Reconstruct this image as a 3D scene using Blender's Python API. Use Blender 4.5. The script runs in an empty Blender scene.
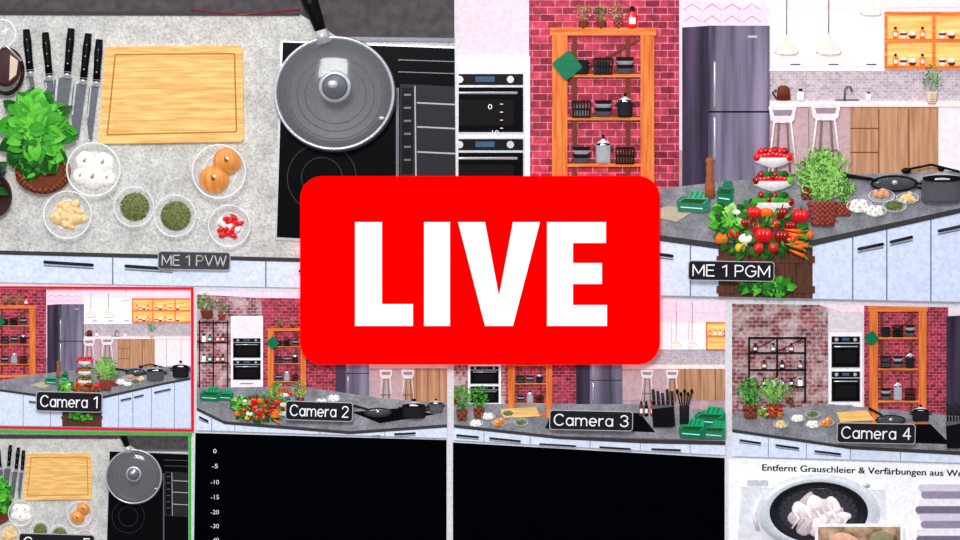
import bpy, bmesh, math, random
from mathutils import Vector
random.seed(7)
S=0.0015; Z0=1.45; EM=0.27
R=random.uniform

# ---------------------------------------------------------------- materials
def lin(c):
    o=[]
    for v in c[:3]:
        v=v/255.0
        o.append(v/12.92 if v<=0.04045 else ((v+0.055)/1.055)**2.4)
    return (o[0],o[1],o[2],1.0)
MC={}
def mk(c1,kind='plain',c2=None,c3=None,s=1.0,rough=.55,metal=0.0,em=None,alpha=1.0,spec=.25,a=None,b=None,bump=0.0):
    key=(tuple(c1),kind,c2,c3,s,rough,metal,em,alpha,spec,a,b,bump)
    if key in MC: return MC[key]
    m=bpy.data.materials.new('%s_%d'%(kind,len(MC))); m.use_nodes=True
    nt=m.node_tree; N=nt.nodes; L=nt.links
    p=N['Principled BSDF']
    p.inputs['Roughness'].default_value=rough
    p.inputs['Metallic'].default_value=metal
    p.inputs['Specular IOR Level'].default_value=spec
    p.inputs['Alpha'].default_value=alpha
    p.inputs['Emission Strength'].default_value=EM if em is None else em
    tc=N.new('ShaderNodeTexCoord')
    mp=N.new('ShaderNodeMapping'); L.new(tc.outputs['Object'],mp.inputs['Vector'])
    col=None
    def ramp(src,stops):
        r=N.new('ShaderNodeValToRGB'); e=r.color_ramp.elements
        e[0].position,e[0].color=stops[0][0],lin(stops[0][1])
        e[1].position,e[1].color=stops[1][0],lin(stops[1][1])
        for q in stops[2:]:
            k=e.new(q[0]); k.color=lin(q[1])
        L.new(src,r.inputs['Fac']); return r.outputs['Color']
    if kind=='plain':
        n=N.new('ShaderNodeTexNoise'); n.inputs['Scale'].default_value=.25; n.inputs['Detail'].default_value=3
        L.new(mp.outputs[0],n.inputs['Vector'])
        lo=tuple(v*.96 for v in c1); hi=tuple(min(255,v*1.03) for v in c1)
        col=ramp(n.outputs['Fac'],[(.35,lo),(.65,hi)])
    elif kind in('noise','wood','woodz'):
        n=N.new('ShaderNodeTexNoise'); n.inputs['Scale'].default_value=s; n.inputs['Detail'].default_value=5
        if kind=='wood': mp.inputs['Scale'].default_value=(.12,1,1.6)
        if kind=='woodz': mp.inputs['Scale'].default_value=(1.6,1,.1)
        L.new(mp.outputs[0],n.inputs['Vector'])
        col=ramp(n.outputs['Fac'],[(.33,c1),(.67,c2)])
    elif kind=='concrete':
        n=N.new('ShaderNodeTexNoise'); n.inputs['Scale'].default_value=.035*s; n.inputs['Detail'].default_value=8; n.inputs['Roughness'].default_value=.75
        n2=N.new('ShaderNodeTexNoise'); n2.inputs['Scale'].default_value=.5*s; n2.inputs['Detail'].default_value=4; n2.inputs['Roughness'].default_value=.8
        L.new(mp.outputs[0],n.inputs['Vector']); L.new(mp.outputs[0],n2.inputs['Vector'])
        ca=ramp(n.outputs['Fac'],[(.35,c1),(.65,c2)]); cb=ramp(n2.outputs['Fac'],[(.36,(120,120,120)),(.56,(255,255,255))])
        x=N.new('ShaderNodeMix'); x.data_type='RGBA'; x.blend_type='MULTIPLY'; x.inputs[0].default_value=.5
        L.new(ca,x.inputs[6]); L.new(cb,x.inputs[7]); col=x.outputs[2]
    elif kind=='brick':
        sp=N.new('ShaderNodeSeparateXYZ'); cb=N.new('ShaderNodeCombineXYZ')
        L.new(mp.outputs[0],sp.inputs[0]); L.new(sp.outputs['X'],cb.inputs['X']); L.new(sp.outputs['Z'],cb.inputs['Y'])
        t=N.new('ShaderNodeTexBrick'); t.inputs['Scale'].default_value=1
        t.inputs['Brick Width'].default_value=a; t.inputs['Row Height'].default_value=b
        t.inputs['Mortar Size'].default_value=b*.085; t.inputs['Mortar Smooth'].default_value=.5; t.inputs['Bias'].default_value=0
        t.inputs['Color1'].default_value=lin(c1); t.inputs['Color2'].default_value=lin(c2); t.inputs['Mortar'].default_value=lin(c3)
        L.new(cb.outputs[0],t.inputs['Vector'])
        n2=N.new('ShaderNodeTexNoise'); n2.inputs['Scale'].default_value=.9/b; n2.inputs['Detail'].default_value=6
        L.new(mp.outputs[0],n2.inputs['Vector'])
        c_=ramp(n2.outputs['Fac'],[(.3,(120,120,120)),(.65,(255,255,255))])
        x=N.new('ShaderNodeMix'); x.data_type='RGBA'; x.blend_type='MULTIPLY'; x.inputs[0].default_value=s
        L.new(t.outputs['Color'],x.inputs[6]); L.new(c_,x.inputs[7]); col=x.outputs[2]
        bp=N.new('ShaderNodeBump'); bp.invert=True; bp.inputs['Strength'].default_value=.5; bp.inputs['Distance'].default_value=.0012
        L.new(t.outputs['Fac'],bp.inputs['Height']); L.new(bp.outputs[0],p.inputs['Normal'])
        if bump>0:   # patchy whitewash left on old bricks
            n3=N.new('ShaderNodeTexNoise'); n3.inputs['Scale'].default_value=.22/b; n3.inputs['Detail'].default_value=7; n3.inputs['Roughness'].default_value=.7
            L.new(mp.outputs[0],n3.inputs['Vector']); f=N.new('ShaderNodeMapRange'); f.inputs['From Min'].default_value=.45; f.inputs['From Max'].default_value=.6; f.inputs['To Max'].default_value=bump
            L.new(n3.outputs['Fac'],f.inputs['Value']); y=N.new('ShaderNodeMix'); y.data_type='RGBA'
            L.new(f.outputs['Result'],y.inputs[0]); L.new(col,y.inputs[6]); y.inputs[7].default_value=lin(c3); col=y.outputs[2]
    elif kind=='weave':
        w=N.new('ShaderNodeTexChecker'); w.inputs['Scale'].default_value=s
        L.new(mp.outputs[0],w.inputs['Vector']); w.inputs['Color1'].default_value=lin(c1); w.inputs['Color2'].default_value=lin(c2)
        col=w.outputs['Color']
    L.new(col,p.inputs['Base Color']); L.new(col,p.inputs['Emission Color'])
    MC[key]=m; return m

# ---------------------------------------------------------------- scene context + geometry builder
def arc(cx,cy,rx,ry,a0,a1,n=8): return [(cx+rx*math.cos(math.radians(a0+(a1-a0)*i/n)),cy+ry*math.sin(math.radians(a0+(a1-a0)*i/n))) for i in range(n+1)]
GL={'M':(.82,[[(0,1),(0,0),(.41,.8),(.82,0),(.82,1)]]),'E':(.56,[[(.56,0),(0,0),(0,1),(.56,1)],[(0,.48),(.5,.48)]]),
'1':(.34,[[(0,.2),(.3,0),(.3,1)]]),'P':(.58,[[(0,1),(0,0),(.3,0)]+arc(.3,.27,.28,.27,-90,90)+[(0,.54)]]),
'V':(.72,[[(0,0),(.36,1),(.72,0)]]),'W':(1.0,[[(0,0),(.25,1),(.5,.05),(.75,1),(1,0)]]),
'G':(.76,[arc(.39,.5,.39,.5,-45,-360+30,14)+[(.76,.52),(.44,.52)]]),'C':(.7,[arc(.38,.5,.38,.5,-42,-318,14)]),
'a':(.5,[arc(.25,.66,.25,.34,0,360,12),[(.5,.32),(.5,1)]]),'m':(.82,[[(0,.32),(0,1)],[(0,.6)]+arc(.205,.55,.205,.22,180,360,6)+[(.41,1)],[(.41,.6)]+arc(.615,.55,.205,.22,180,360,6)+[(.82,1)]]),
'e':(.52,[[(0,.66),(.52,.66)]+arc(.26,.66,.26,.34,0,-310,12)]),'r':(.3,[[(0,.32),(0,1)],[(0,.6),(.1,.38),(.3,.33)]]),
'2':(.54,[arc(.27,.27,.27,.27,190,380,8)+[(0,1),(.54,1)]]),'3':(.54,[arc(.25,.25,.25,.25,200,450,8),arc(.25,.74,.28,.26,-90,165,9)]),
'4':(.6,[[(.44,1),(.44,0),(0,.7),(.6,.7)]]),'5':(.54,[[(.5,0),(.06,0),(.02,.45)]+arc(.25,.68,.28,.32,-120,150,9)]),' ':(.22,[])}
class SC:
    def __init__(s,clip,sx=1,sy=1,ox=0,oy=0,dz=1):
        s.clip=[((x-ox)/sx,(y-oy)/sy) for x,y in clip] if clip else None
        s.sx,s.sy,s.ox,s.oy,s.dz=sx,sy,ox,oy,dz
class G:
    def __init__(s,name,sc): s.n=name; s.sc=sc; s.V=[]; s.F=[]; s.mats=[]
    def mi(s,m):
        if m not in s.mats: s.mats.append(m)
        return s.mats.index(m)
    def add(s,vs,fs,m,sm=False):
        o=len(s.V); s.V+=vs; k=s.mi(m)
        for f in fs: s.F.append(([i+o for i in f],k,sm))
        return s
    def poly(s,pts,d,m,t=0):
        n=len(pts); vs=[(x,y,d) for x,y in pts]; fs=[list(range(n))]
        if t>0:
            vs+=[(x,y,d-t) for x,y in pts]
            fs+=[[i,(i+1)%n,n+(i+1)%n,n+i] for i in range(n)]
        return s.add(vs,fs,m)
    def rect(s,x0,y0,x1,y1,d,m,t=0): return s.poly([(x0,y0),(x1,y0),(x1,y1),(x0,y1)],d,m,t)
    def rrect(s,x0,y0,x1,y1,r,d,m,t=0,rot=0):
        cx,cy=(x0+x1)/2,(y0+y1)/2; P=[]
        for (ax,ay,a0) in((x1-r,y0+r,-90),(x1-r,y1-r,0),(x0+r,y1-r,90),(x0+r,y0+r,180)):
            for k in range(9):
                a=math.radians(a0+k*90/8); P.append((ax+r*math.cos(a),ay+r*math.sin(a)))
        c,q=math.cos(math.radians(rot)),math.sin(math.radians(rot))
        P=[(cx+(x-cx)*c-(y-cy)*q,cy+(x-cx)*q+(y-cy)*c) for x,y in P]
        return s.poly(P,d,m,t)
    def disc(s,cx,cy,rx,ry,d,m,t=0,n=32):
        return s.poly([(cx+rx*math.cos(2*math.pi*i/n),cy+ry*math.sin(2*math.pi*i/n)) for i in range(n)],d,m,t)
    def bar(s,p,q,w,d,m,t=1,w2=None):
        w2=w if w2 is None else w2
        dx,dy=q[0]-p[0],q[1]-p[1]; l=math.hypot(dx,dy) or 1; nx,ny=-dy/l/2,dx/l/2
        return s.poly([(p[0]+nx*w,p[1]+ny*w),(q[0]+nx*w2,q[1]+ny*w2),(q[0]-nx*w2,q[1]-ny*w2),(p[0]-nx*w,p[1]-ny*w)],d,m,t)
    def lathe(s,cx,cy,prof,m,k=1.0,n=40):
        vs=[];fs=[]
        for r,d in prof:
            for i in range(n):
                a=2*math.pi*i/n; vs.append((cx+r*math.cos(a),cy+r*k*math.sin(a),d))
        for j in range(len(prof)-1):
            for i in range(n):
                fs.append([j*n+i,j*n+(i+1)%n,(j+1)*n+(i+1)%n,(j+1)*n+i])
        return s.add(vs,fs,m,True)
    def vl(s,cx,prof,d,m,k=.5,n=20,lean=0):
        vs=[];fs=[]
        for y,r in prof:
            for i in range(n):
                a=2*math.pi*i/n; vs.append((cx+r*math.cos(a)+lean*(y-prof[0][0]),y,d+r*k*math.sin(a)))
        for j in range(len(prof)-1):
            for i in range(n): fs.append([j*n+i,j*n+(i+1)%n,(j+1)*n+(i+1)%n,(j+1)*n+i])
        return s.add(vs,fs,m,True)
    def ell(s,cx,cy,d,rx,ry,rd,m,rot=0,n=16,k=6,lob=0,lr=.1):
        vs=[];fs=[];c,q=math.cos(rot),math.sin(rot)
        for j in range(k+1):
            t=math.pi/2*j/k
            for i in range(n):
                a=2*math.pi*i/n; g=1+(lr*math.cos(lob*a) if lob else 0)
                x=rx*math.cos(t)*math.cos(a)*g; y=ry*math.cos(t)*math.sin(a)*g
                vs.append((cx+x*c-y*q,cy+x*q+y*c,d+rd*math.sin(t)))
        for j in range(k):
            for i in range(n): fs.append([j*n+i,j*n+(i+1)%n,(j+1)*n+(i+1)%n,(j+1)*n+i])
        return s.add(vs,fs,m,True)
    def tube(s,pts,r,m,n=8):
        P=[Vector(p) for p in pts]; k=len(P); rr=r if isinstance(r,(list,tuple)) else [r]*k
        vs=[];fs=[]
        for i,p in enumerate(P):
            t=(P[min(i+1,k-1)]-P[max(i-1,0)]).normalized()
            u=t.cross(Vector((0,0,1)))
            if u.length<.05: u=Vector((1,0,0))
            u.normalize(); v=t.cross(u).normalized()
            for j in range(n):
                a=2*math.pi*j/n; w=p+(u*math.cos(a)+v*math.sin(a))*rr[i]; vs.append(tuple(w))
        for i in range(k-1):
            for j in range(n): fs.append([i*n+j,i*n+(j+1)%n,(i+1)*n+(j+1)%n,(i+1)*n+j])
        fs.append(list(range(n))); fs.append([(k-1)*n+j for j in range(n)])
        return s.add(vs,fs,m,True)
    def leaf(s,cx,cy,d,l,w,ang,m,tip=0,cup=.25):
        c,q=math.cos(ang),math.sin(ang); vs=[];fs=[]
        pr=[(0,.08),(.2,.75),(.45,1),(.72,.72),(.9,.3),(1,.02)]
        for t,h in pr:
            zz=d+tip*t+math.sin(t*math.pi)*l*.12
            for e,cz in((-1,cup),(0,0),(1,cup)):
                x=l*t; y=e*h*w/2; vs.append((cx+x*c-y*q,cy+x*q+y*c,zz+cz*h*w*.5*abs(e)))
        for i in range(len(pr)-1):
            for e in(0,1): fs.append([i*3+e,i*3+e+1,i*3+e+4,i*3+e+3])
        return s.add(vs,fs,m,True)
    def stext(s,txt,x0,y0,x1,y1,d,m,rot=0,piv=None,sw=.12):
        h=y1-y0; adv=.2; W=sum(GL[c][0]+adv for c in txt)-adv; kx=(x1-x0)/W
        px,py=piv or((x0+x1)/2,(y0+y1)/2); c_,q_=math.cos(math.radians(rot)),math.sin(math.radians(rot))
        def T(x,y):
            X,Y=x0+x*kx-px,y0+y*h-py; return (px+X*c_-Y*q_,py+X*q_+Y*c_)
        x=0
        for ch in txt:
            w,Ls=GL[ch]
            for P in Ls:
                Q=[T(x+a,b) for a,b in P]
                for i in range(len(Q)-1):
                    a,b=Q[i],Q[i+1]; l=math.hypot(b[0]-a[0],b[1]-a[1]) or 1; e=h*sw*.35/l
                    s.bar((a[0]-(b[0]-a[0])*e,a[1]-(b[1]-a[1])*e),(b[0]+(b[0]-a[0])*e,b[1]+(b[1]-a[1])*e),h*sw,d,m,0)
            x+=w+adv
        return s
    def text(s,txt,x0,y0,x1,y1,d,m,rot=0,piv=None):
        cu=bpy.data.curves.new('t','FONT'); cu.body=txt; cu.size=1; cu.resolution_u=3
        o=bpy.data.objects.new('t',cu); bpy.context.scene.collection.objects.link(o)
        bpy.context.view_layer.update()
        me=o.evaluated_get(bpy.context.evaluated_depsgraph_get()).to_mesh()
        vs=[v.co.copy() for v in me.vertices]; fs=[list(p.vertices) for p in me.polygons]
        if vs:
            ax,bx=min(v.x for v in vs),max(v.x for v in vs); ay,by=min(v.y for v in vs),max(v.y for v in vs)
            px,py=piv or((x0+x1)/2,(y0+y1)/2); c,q=math.cos(math.radians(rot)),math.sin(math.radians(rot)); W=[]
            for v in vs:
                x=x0+(v.x-ax)/(bx-ax)*(x1-x0)-px; y=y1-(v.y-ay)/(by-ay)*(y1-y0)-py
                W.append((px+x*c-y*q,py+x*q+y*c,d))
            s.add(W,fs,m)
        o.to_mesh_clear(); bpy.data.objects.remove(o); bpy.data.curves.remove(cu)
        return s
    def done(s,parent=None):
        sc=s.sc; dz=sc.dz
        bm=bmesh.new()
        vv=[bm.verts.new((x,-d*dz,-y)) for x,y,d in s.V]
        for f,k,sm in s.F:
            try:
                fc=bm.faces.new([vv[i] for i in f]); fc.material_index=k; fc.smooth=sm
            except ValueError: pass
        bmesh.ops.recalc_face_normals(bm,faces=bm.faces)
        if sc.clip:
            C=sc.clip; n=len(C); gx=sum(p[0] for p in C)/n; gy=sum(p[1] for p in C)/n
            for i in range(n):
                a,b=C[i],C[(i+1)%n]; nx,ny=b[1]-a[1],-(b[0]-a[0])
                if nx*(gx-a[0])+ny*(gy-a[1])>0: nx,ny=-nx,-ny
                if any(nx*(v.co.x-a[0])+ny*(-v.co.z-a[1])>0 for v in bm.verts):
                    bmesh.ops.bisect_plane(bm,geom=bm.verts[:]+bm.edges[:]+bm.faces[:],plane_co=(a[0],0,-a[1]),plane_no=(nx,0,-ny),clear_outer=True)
        if not bm.faces: bm.free(); return None
        me=bpy.data.meshes.new(s.n); bm.to_mesh(me); bm.free()
        for m in s.mats: me.materials.append(m)
        o=bpy.data.objects.new(s.n,me); bpy.context.scene.collection.objects.link(o)
        o.location=((sc.ox-480)*S,0,(270-sc.oy)*S+Z0); o.scale=(sc.sx*S,sc.sx*S,sc.sy*S)
        return o

# ---------------------------------------------------------------- palette
BLACK=mk((14,14,17),rough=.35,spec=.15); DARK=mk((34,34,38),rough=.45,spec=.2); GLASSBLK=mk((9,10,13),rough=.2,spec=.12)
STEEL=mk((192,194,200),metal=.6,rough=.25); STEELD=mk((104,106,114),metal=.5,rough=.3); BLADE=mk((118,120,128),metal=.6,rough=.2)
WHITE=mk((232,230,232),rough=.5); CAB=mk((204,213,230),rough=.4); CABD=mk((112,120,136)); OFFW=mk((228,218,224))
CONC=mk((182,181,178),'concrete',(216,215,212)); CONCD=mk((118,118,124),'concrete',(160,160,168),s=1.6)
EDGE=mk((60,58,62)); BAMB=mk((208,162,96),'wood',(236,198,132),s=.28); BAMBD=mk((170,120,64))
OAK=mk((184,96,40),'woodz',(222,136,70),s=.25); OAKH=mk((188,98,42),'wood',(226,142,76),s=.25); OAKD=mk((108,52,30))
KW=mk((158,116,90),'woodz',(192,150,118),s=.2); KWL=mk((236,150,80),'wood',(255,194,128),s=.2,em=.5)  # KWL: lit shelf wood, its warm glow put into colour and emission
BR=mk((206,74,98),'brick',(142,38,62),(220,142,164),a=15,b=7.2,s=.65)
BRS=mk((196,70,92),'brick',(134,38,60),(208,138,156),a=6.5,b=3.2,s=.65)
BRP=mk((176,104,112),'brick',(126,66,76),(216,200,204),a=6.5,b=3.2,s=.7,bump=.6)
BRG=mk((172,92,96),'brick',(116,56,64),(208,198,200),a=8,b=4,s=.7,bump=.6)
TILEM=mk((198,186,194),'brick',(172,162,172),(228,218,224),a=6,b=3,s=.3)
TILES=mk((198,186,194),'brick',(172,162,172),(228,218,224),a=3,b=1.5,s=.3)
WICK=mk((140,74,48),'weave',(82,40,30),s=.35); WICKR=mk((160,76,64),'weave',(98,44,40),s=.4)
GR=[mk((40,118,32)),mk((66,154,46)),mk((98,182,62)),mk((24,82,26))]
HB=[mk((92,146,58)),mk((122,176,84)),mk((56,104,40)),mk((158,198,116))]
RED=mk((212,24,32),rough=.22,spec=.6); REDD=mk((144,14,24),rough=.22,spec=.6); ORG=mk((234,110,28),rough=.28,spec=.5); YEL=mk((232,186,48),rough=.28,spec=.5)
GREENP=mk((0,112,82),rough=.4); GREENL=mk((30,160,108),rough=.35); TEAL=mk((52,118,98),rough=.4); TEALL=mk((84,166,134)); CREAM=mk((240,236,230),rough=.45); CREAMD=mk((206,186,166))
ONION=mk((196,124,54),'woodz',(226,162,90),s=.12,rough=.18,spec=.7); GING=mk((206,170,116),'noise',(236,212,168),s=.3)
EGG=mk((214,160,124)); GLAS=mk((225,232,236),alpha=.22,rough=.06,spec=.9,em=.12); GLAR=mk((236,242,246),alpha=.7,rough=.06,spec=.9)
LID=mk((150,154,160),alpha=.26,rough=.1,spec=1.0,em=.1); FR1=mk((70,66,84),'woodz',(168,158,182),s=.034,metal=.65,rough=.24)  # FR1: pale and dark bands paint the sheen of the fridge doors
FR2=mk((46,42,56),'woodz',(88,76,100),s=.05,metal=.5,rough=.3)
PINKW=mk((236,206,222)); FLOORM=mk((164,134,144),'noise',(190,162,170),s=.1); PANELG=mk((62,58,62),'noise',(84,78,80),s=.1)
HERBM=mk((66,76,40),'noise',(130,132,82),s=.5); LBG=mk((40,40,44),spec=0); LTX=mk((232,232,236)); LGY=mk((170,170,176))
CRATE=mk((66,40,32),'woodz',(106,66,48),s=.3)

# ---------------------------------------------------------------- components
def leaves(g,cx,cy,rx,ry,d,n,l,w,mats,h=8):
    for i in range(n):
        a=R(0,6.283); r=math.sqrt(R(0,1)); x=cx+rx*r*math.cos(a); y=cy+ry*r*math.sin(a)
        L_=l*R(.7,1.25); g.leaf(x-.5*L_*math.cos(a),y-.5*L_*math.sin(a),d+h*(1-r)+R(0,1.5),L_,w*R(.7,1.2),a+R(-.7,.7),random.choice(mats),tip=R(-2,1)*l/14)
def herb(sc,cx,base,w,h,d,pot=WICK,mats=HB,n=70,potw=.55,name='potted_herb',thin=False):
    g=G(name,sc); ph=h*.32; pw=w*potw/2
    g.vl(cx,[(base-ph,pw*.9),(base-ph,pw),(base-ph*.9,pw*1.06),(base-ph*.75,pw*.98),(base-ph*.1,pw*.8),(base,pw*.78),(base,0)],d,pot,k=.3)
    for k in range(4): g.tube([(cx-pw,base-ph*(.2+.2*k),d),(cx,base-ph*(.2+.2*k)+.6,d+pw*.3+.2),(cx+pw,base-ph*(.2+.2*k),d)],w*.008,OAKD,n=5)
    for i in range(int(n*(.9 if thin else .45))):
        a=R(-1.25,1.25); l=(h-ph)*R(.6,1)
        x1,y1=cx+math.sin(a)*w*.5*R(.6,1),base-ph-l*math.cos(a*.7); x0=cx+R(-.5,.5)*pw
        mx,my=(x0*.5+x1*.5)+(x1-cx)*.12,(base-ph+y1)/2-2*sc.dz; m=random.choice(mats)
        g.tube([(x0,base-ph,d),(mx,my,d+R(0,2)),(x1,y1,d+R(0,3))],w*.006,m,n=4)
        if thin:
            for k in range(9):
                t=k/9; X,Y=(mx+(x1-mx)*t,my+(y1-my)*t); g.leaf(X,Y,d+2+R(0,1.5),w*.085,w*.028,R(-3.1,0),m)
    for i in range(n*(2 if thin else 3)):
        a=R(0,6.283); r=math.sqrt(R(0,1)); x=cx+w*.48*r*math.cos(a); y=base-ph-(h-ph)*.5+(h-ph)*.52*r*math.sin(a)
        g.leaf(x,y,d+1+R(0,2.5),w*R(.08,.14),w*(R(.02,.04) if thin else R(.035,.07)),R(-3.1,0),random.choice(mats))
    g.done()
def pot(sc,cx,base,w,h,d,m=STEELD,lid=True,name='cooking_pot'):
    g=G(name,sc); r=w/2; t=base-h
    g.vl(cx,[(t,r*.96),(t,r),(t+h*.06,r*1.02),(t+h*.1,r*.97),(base-h*.12,r*.95),(base,r*.85),(base,0)],d,m,k=.35)
    g.disc(cx,t,r*.97,r*.17,d+r*.36,BLACK)
    if lid:
        g.vl(cx,[(t-h*.3,r*.08),(t-h*.24,r*.3),(t-h*.12,r*.75),(t,r*1.02),(t+h*.06,r*1.02)],d,STEEL,k=.38)
        g.vl(cx,[(t-h*.5,0),(t-h*.5,r*.16),(t-h*.4,r*.18),(t-h*.28,r*.07)],d,BLACK,k=.6)
    for q in(-1,1): g.tube([(cx+q*r*.95,t+h*.2,d),(cx+q*r*1.25,t+h*.18,d+.5),(cx+q*r*1.25,t+h*.36,d+.5),(cx+q*r*.95,t+h*.38,d)],w*.03,BLACK,n=6)
    g.done()
def span(sc,cx,cy,r,d,hx,hy,name='frying_pan'):
    g=G(name,sc)
    g.lathe(cx,cy,[(r,d+r*.12),(r*1.03,d+r*.12),(r*1.0,d),(r*.9,d-.2)],STEELD,k=.36)
    g.disc(cx,cy,r*.96,r*.33,d+r*.06,BLACK,n=32)
    g.ell(cx,cy,d+r*.07,r*.9,r*.28,r*.12,LID); g.ell(cx,cy-r*.05,d+r*.2,r*.13,r*.1,r*.1,STEEL)
    g.tube([(cx+(hx-cx)*.35,cy+(hy-cy)*.35,d+r*.08),((cx+hx)/2+0,(cy+hy)/2-r*.03,d+r*.12),(hx,hy,d+r*.12)],[r*.05,r*.07,r*.085],BLACK)
    g.done()
def gbowl(sc,cx,cy,r,d,fill=None,k=1.0,name='glass_bowl'):
    g=G(name,sc); h=r*.42
    g.lathe(cx,cy,[(0,d+.4),(r*.62,d+.5),(r*.78,d+h*.45),(r*.97,d+h)],GLAS,k=k)
    g.lathe(cx,cy,[(r*.95,d+h),(r*.97,d+h*1.1),(r,d+h*1.1),(r*1.01,d+h),(r*.99,d+h*.9)],GLAR,k=k)
    g.lathe(cx,cy,[(r*.6,d+.6),(r*.62,d+1.0),(r*.64,d+.6)],GLAR,k=k)
    if fill: fill(g,cx,cy,r,d,k)
    g.done()
def f_garlic(g,cx,cy,r,d,k):
    for x,y,q in((-.34,-.32,.38),(.32,-.26,.4),(-.05,.28,.44),(.46,.3,.3),(-.52,.22,.3)):
        X,Y,q=cx+x*r,cy+y*r*k,q*r
        g.ell(X,Y,d+1.5,q,q*(.6+.4*k),q*.9,CREAM,rot=R(0,6),lob=6,lr=.06)
        g.tube([(X,Y,d+1.5+q*.85),(X+q*.2,Y-q*.3,d+1.5+q*1.25)],[q*.18,q*.08],CREAMD,n=6)
def f_ginger(g,cx,cy,r,d,k):
    for i in range(11):
        a=i*2.4; q=r*R(.2,.3); e=r*.52*math.sqrt(i/11); g.ell(cx+math.cos(a)*e,cy+k*math.sin(a)*e,d+1.5,q*1.5,q*.8,q*.8,GING,rot=R(0,3),lob=3,lr=.12)
def f_herb(g,cx,cy,r,d,k):
    g.ell(cx,cy,d+.8,r*.74,r*.72*k,r*.22,HERBM)
    for i in range(90):
        a=R(0,6.28); q=math.sqrt(R(0,1))*r*.7; g.leaf(cx+q*math.cos(a),cy+k*q*math.sin(a),d+1+r*.2*(1-q/r),r*.14,r*.05,R(0,6),random.choice(HB+[DARK,HERBM]))
def f_onion(g,cx,cy,r,d,k):
    for x,y,q in((.28,-.4,.54),(-.2,.28,.58)):
        X,Y,q=cx+x*r,cy+y*r*k,q*r
        g.ell(X,Y,d+1.5,q,q*.94,q*.85,ONION,n=28,k=9); g.tube([(X,Y,d+1.5+q*.8),(X-q*.12,Y-q*.25,d+1.5+q*1.15)],[q*.14,q*.03],BAMBD,n=6)
def f_chili(g,cx,cy,r,d,k):
    for i in range(15):
        a=i*2.4; q=.55*r*math.sqrt(i/15); t=R(0,3.1); X,Y=cx+q*math.cos(a),cy+q*math.sin(a)*k; L_=r*.2
        g.tube([(X-L_*math.cos(t),Y-L_*math.sin(t)*k,d+2),(X,Y,d+3),(X+L_*math.cos(t),Y+L_*math.sin(t)*k,d+2)],[r*.05,r*.13,r*.1],RED if i%4 else CREAM,n=7)
def f_egg(g,cx,cy,r,d,k):
    for x,y in((-.4,0),(.1,-.25),(.4,.1),(-.05,.2)): g.ell(cx+x*r,cy+y*r*k-r*.2,d+2,r*.3,r*.26,r*.25,EGG,rot=R(0,3))
def shelf(sc,x0,y0,x1,y1,d,fr=(.27,.52,.79)):
    g=G('wooden_shelf_rack',sc); w=x1-x0; h=y1-y0; pw=w*.15; t=max(1.2,w*.04)
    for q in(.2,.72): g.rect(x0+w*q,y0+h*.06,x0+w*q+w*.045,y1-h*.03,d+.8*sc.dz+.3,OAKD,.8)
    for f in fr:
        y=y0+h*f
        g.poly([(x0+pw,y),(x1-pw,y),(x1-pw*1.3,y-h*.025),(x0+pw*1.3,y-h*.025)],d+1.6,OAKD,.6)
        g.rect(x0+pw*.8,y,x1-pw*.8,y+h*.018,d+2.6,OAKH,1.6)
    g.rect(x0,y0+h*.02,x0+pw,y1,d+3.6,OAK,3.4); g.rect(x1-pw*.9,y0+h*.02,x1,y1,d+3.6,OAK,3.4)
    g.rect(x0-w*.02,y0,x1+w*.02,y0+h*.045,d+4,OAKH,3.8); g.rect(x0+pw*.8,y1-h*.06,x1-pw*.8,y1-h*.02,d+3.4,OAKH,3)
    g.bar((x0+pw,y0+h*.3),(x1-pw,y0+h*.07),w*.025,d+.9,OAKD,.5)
    g.done()
    for j,f in enumerate(fr):
        y=y0+h*f; a=x0+pw*1.2; b=x1-pw*1.2; n=3
        for q in range(n):
            cx=a+(b-a)*(q+.5)/n; cw=(b-a)/n*.86
            if (q+j)%3==0: pot(sc,cx,y,cw*.82,h*.075*(1+.25*j),d+2.3,m=DARK if j!=2 else STEEL,lid=j!=0)
            elif (q+j)%3==1:
                g=G('wire_basket',sc); hh=h*.09
                for u in range(7): g.bar((cx-cw/2+cw*u/6,y-hh),(cx-cw*.42+cw*.84*u/6,y),w*.012,d+3.0,BLACK,.5)
                for u in range(3): g.bar((cx-cw/2,y-hh*u/2-.3),(cx+cw/2,y-hh*u/2-.3),w*.018,d+3.2,BLACK,.5)
                g.rect(cx-cw*.36,y-hh*.8,cx+cw*.36,y,d+2.2,[DARK,STEELD,OAKD][j%3],.3); g.done()
            else:
                g=G('stacked_bowls',sc)
                for u in range(4): g.vl(cx,[(y-h*.022*(u+1)-h*.01,cw*.5),(y-h*.022*u-h*.006,cw*.3),(y-h*.022*u,0)],d+2.4,[STEELD,DARK,STEEL,DARK][u],k=.3)
                g.done()
def diamond(sc,cx,cy,r,d):
    g=G('green_wall_sign',sc); P=[]
    for i in range(4):
        a=math.pi/2*i+.12
        for e in(-.14,0,.14): P.append((cx+r*math.cos(a+e)*(1 if e==0 else .93),cy+r*math.sin(a+e)*(1 if e==0 else .93)))
    g.poly(P,d,mk((0,112,78),rough=.4),.8); g.done()
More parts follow.
